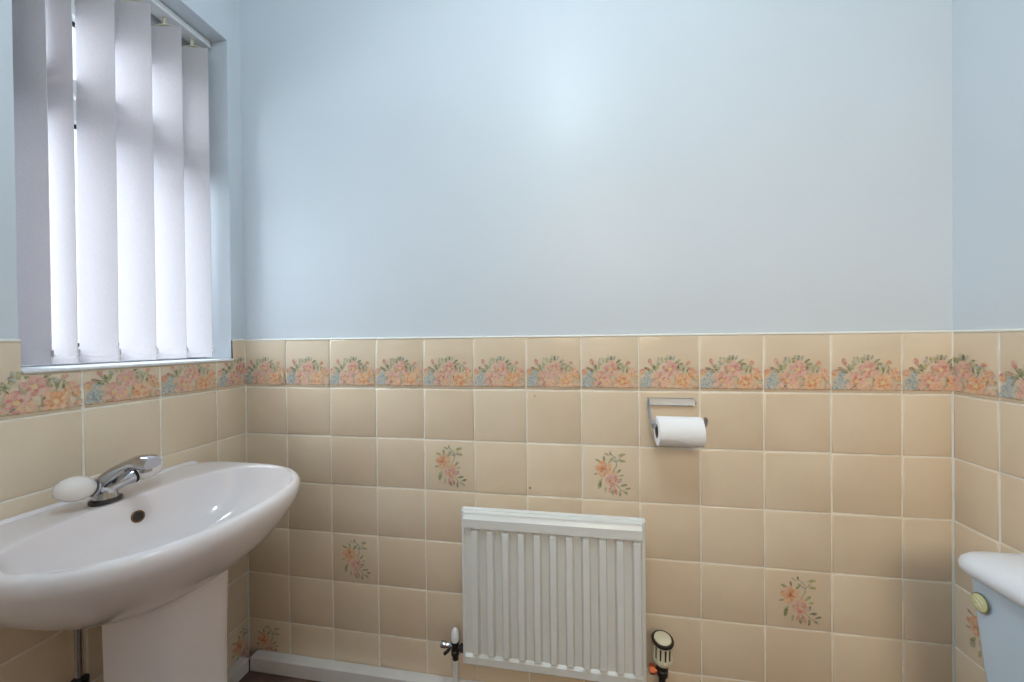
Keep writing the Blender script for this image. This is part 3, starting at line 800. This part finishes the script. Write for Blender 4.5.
b = MB(); b.lathe([(.0128, .001), (.0128, .0020), (.0118, .0025), (.001, .0027)], bc, (-1, 0, 0), 32, 1.0, 1.15); b.build('badge', M['badge'], bo)
b = MB()
for (y, z, l) in [(-.004, .004, .006), (.003, .001, .007), (-.001, -.004, .006), (.004, -.007, .004), (.001, .008, .004)]:
    b.tube([bc + Vector((-.0027, y - l / 2, z - .002)), bc + Vector((-.0031, y, z + .001)), bc + Vector((-.0027, y + l / 2, z + .002))], .0006, 6)
b.build('badge_relief', M['yellowed'], bo)
# ------------------------------------------------------------------ lights
cl = thing('ceiling_light', 'round opal ceiling light above the room', 'light', (1.02, -.90, CEIL))
cl['label'] = 'round opal glass ceiling light in the middle of the ceiling'
b = MB(); b.lathe([(.09, 0), (.09, -.02), (.08, -.024)], (1.02, -.90, CEIL), (0, 0, 1), 32); b.build('base', M['plastic'], cl)
M['opal'] = mat('opal_glass', (.9, .95, 1, 1), .4, emit=(.80, .92, 1.0, 1), estr=7)
b = MB(); b.lathe([(.078, -.022), (.095, -.03), (.105, -.045), (.10, -.062), (.08, -.076), (.04, -.084), (.001, -.086)], (1.02, -.90, CEIL), (0, 0, 1), 40); b.build('opal_shade', M['opal'], cl)

def area(name, loc, target, size, power, col, sy=None):
    L = bpy.data.lights.new(name, 'AREA'); L.energy = power; L.color = col; L.size = size
    if sy: L.shape = 'RECTANGLE'; L.size_y = sy
    o = bpy.data.objects.new(name, L); COL.objects.link(o); o.location = loc
    o.rotation_euler = (Vector(target) - Vector(loc)).to_track_quat('-Z', 'Y').to_euler()
    return o
P = bpy.data.lights.new('ceiling_lamp', 'POINT'); P.energy = 11.5; P.color = (.77, .93, 1.0); P.shadow_soft_size = .1
po = bpy.data.objects.new('ceiling_lamp', P); COL.objects.link(po); po.location = (1.02, -.90, CEIL - .19)
area('daylight', (-1.0, -.45, 2.0), (0, -.27, 1.4), 1.1, 74, (.86, .93, 1.0), 1.4)
area('hall_fill', (1.15, -2.6, 2.1), (1.5, 0, 1.2), .9, 23, (1.0, .86, .66))  # added warm fill in the unseen hall, lights the room through the doorway
w = bpy.data.worlds.new('sky'); sc.world = w; w.use_nodes = True
w.node_tree.nodes['Background'].inputs['Color'].default_value = (.76, .87, 1.0, 1)
w.node_tree.nodes['Background'].inputs['Strength'].default_value = 1.6

# ------------------------------------------------------------------ camera
F = 372.215; yaw = -.16442; pitch = .00631; roll = -.01063; SX = .988; SY = 1.634
def ray(a, b):
    c, s = math.cos(roll), math.sin(roll); uu = c * a + s * b; vv = -s * a + c * b
    x, y, z = uu / F, 1, -vv / F
    c, s = math.cos(pitch), math.sin(pitch); y, z = c * y + s * z, -s * y + c * z
    c, s = math.cos(yaw), math.sin(yaw); x, y = c * x + s * y, -s * x + c * y
    return Vector((x, y, z))
fw_ = ray(0, 0); xr = ray(F, 0) - fw_; yd = ray(0, F) - fw_
cam = bpy.data.cameras.new('camera'); co = bpy.data.objects.new('camera', cam); COL.objects.link(co)
R = Matrix((xr.normalized(), (-yd).normalized(), (-fw_).normalized())).transposed()
co.matrix_world = Matrix.Translation((1.042986, -1.035965, ZT - .0571 * U)) @ R.to_4x4()
cam.sensor_width = 36; cam.lens = 36 * F / 1024; cam.shift_x = -SX / 1024; cam.shift_y = SY / 1024; cam.clip_start = .01
sc.camera = co
sc.view_settings.view_transform = 'Standard'; sc.view_settings.look = 'None'; sc.view_settings.gamma = 1
sc.view_settings.use_curve_mapping = False; sc.view_settings.exposure = 0.36
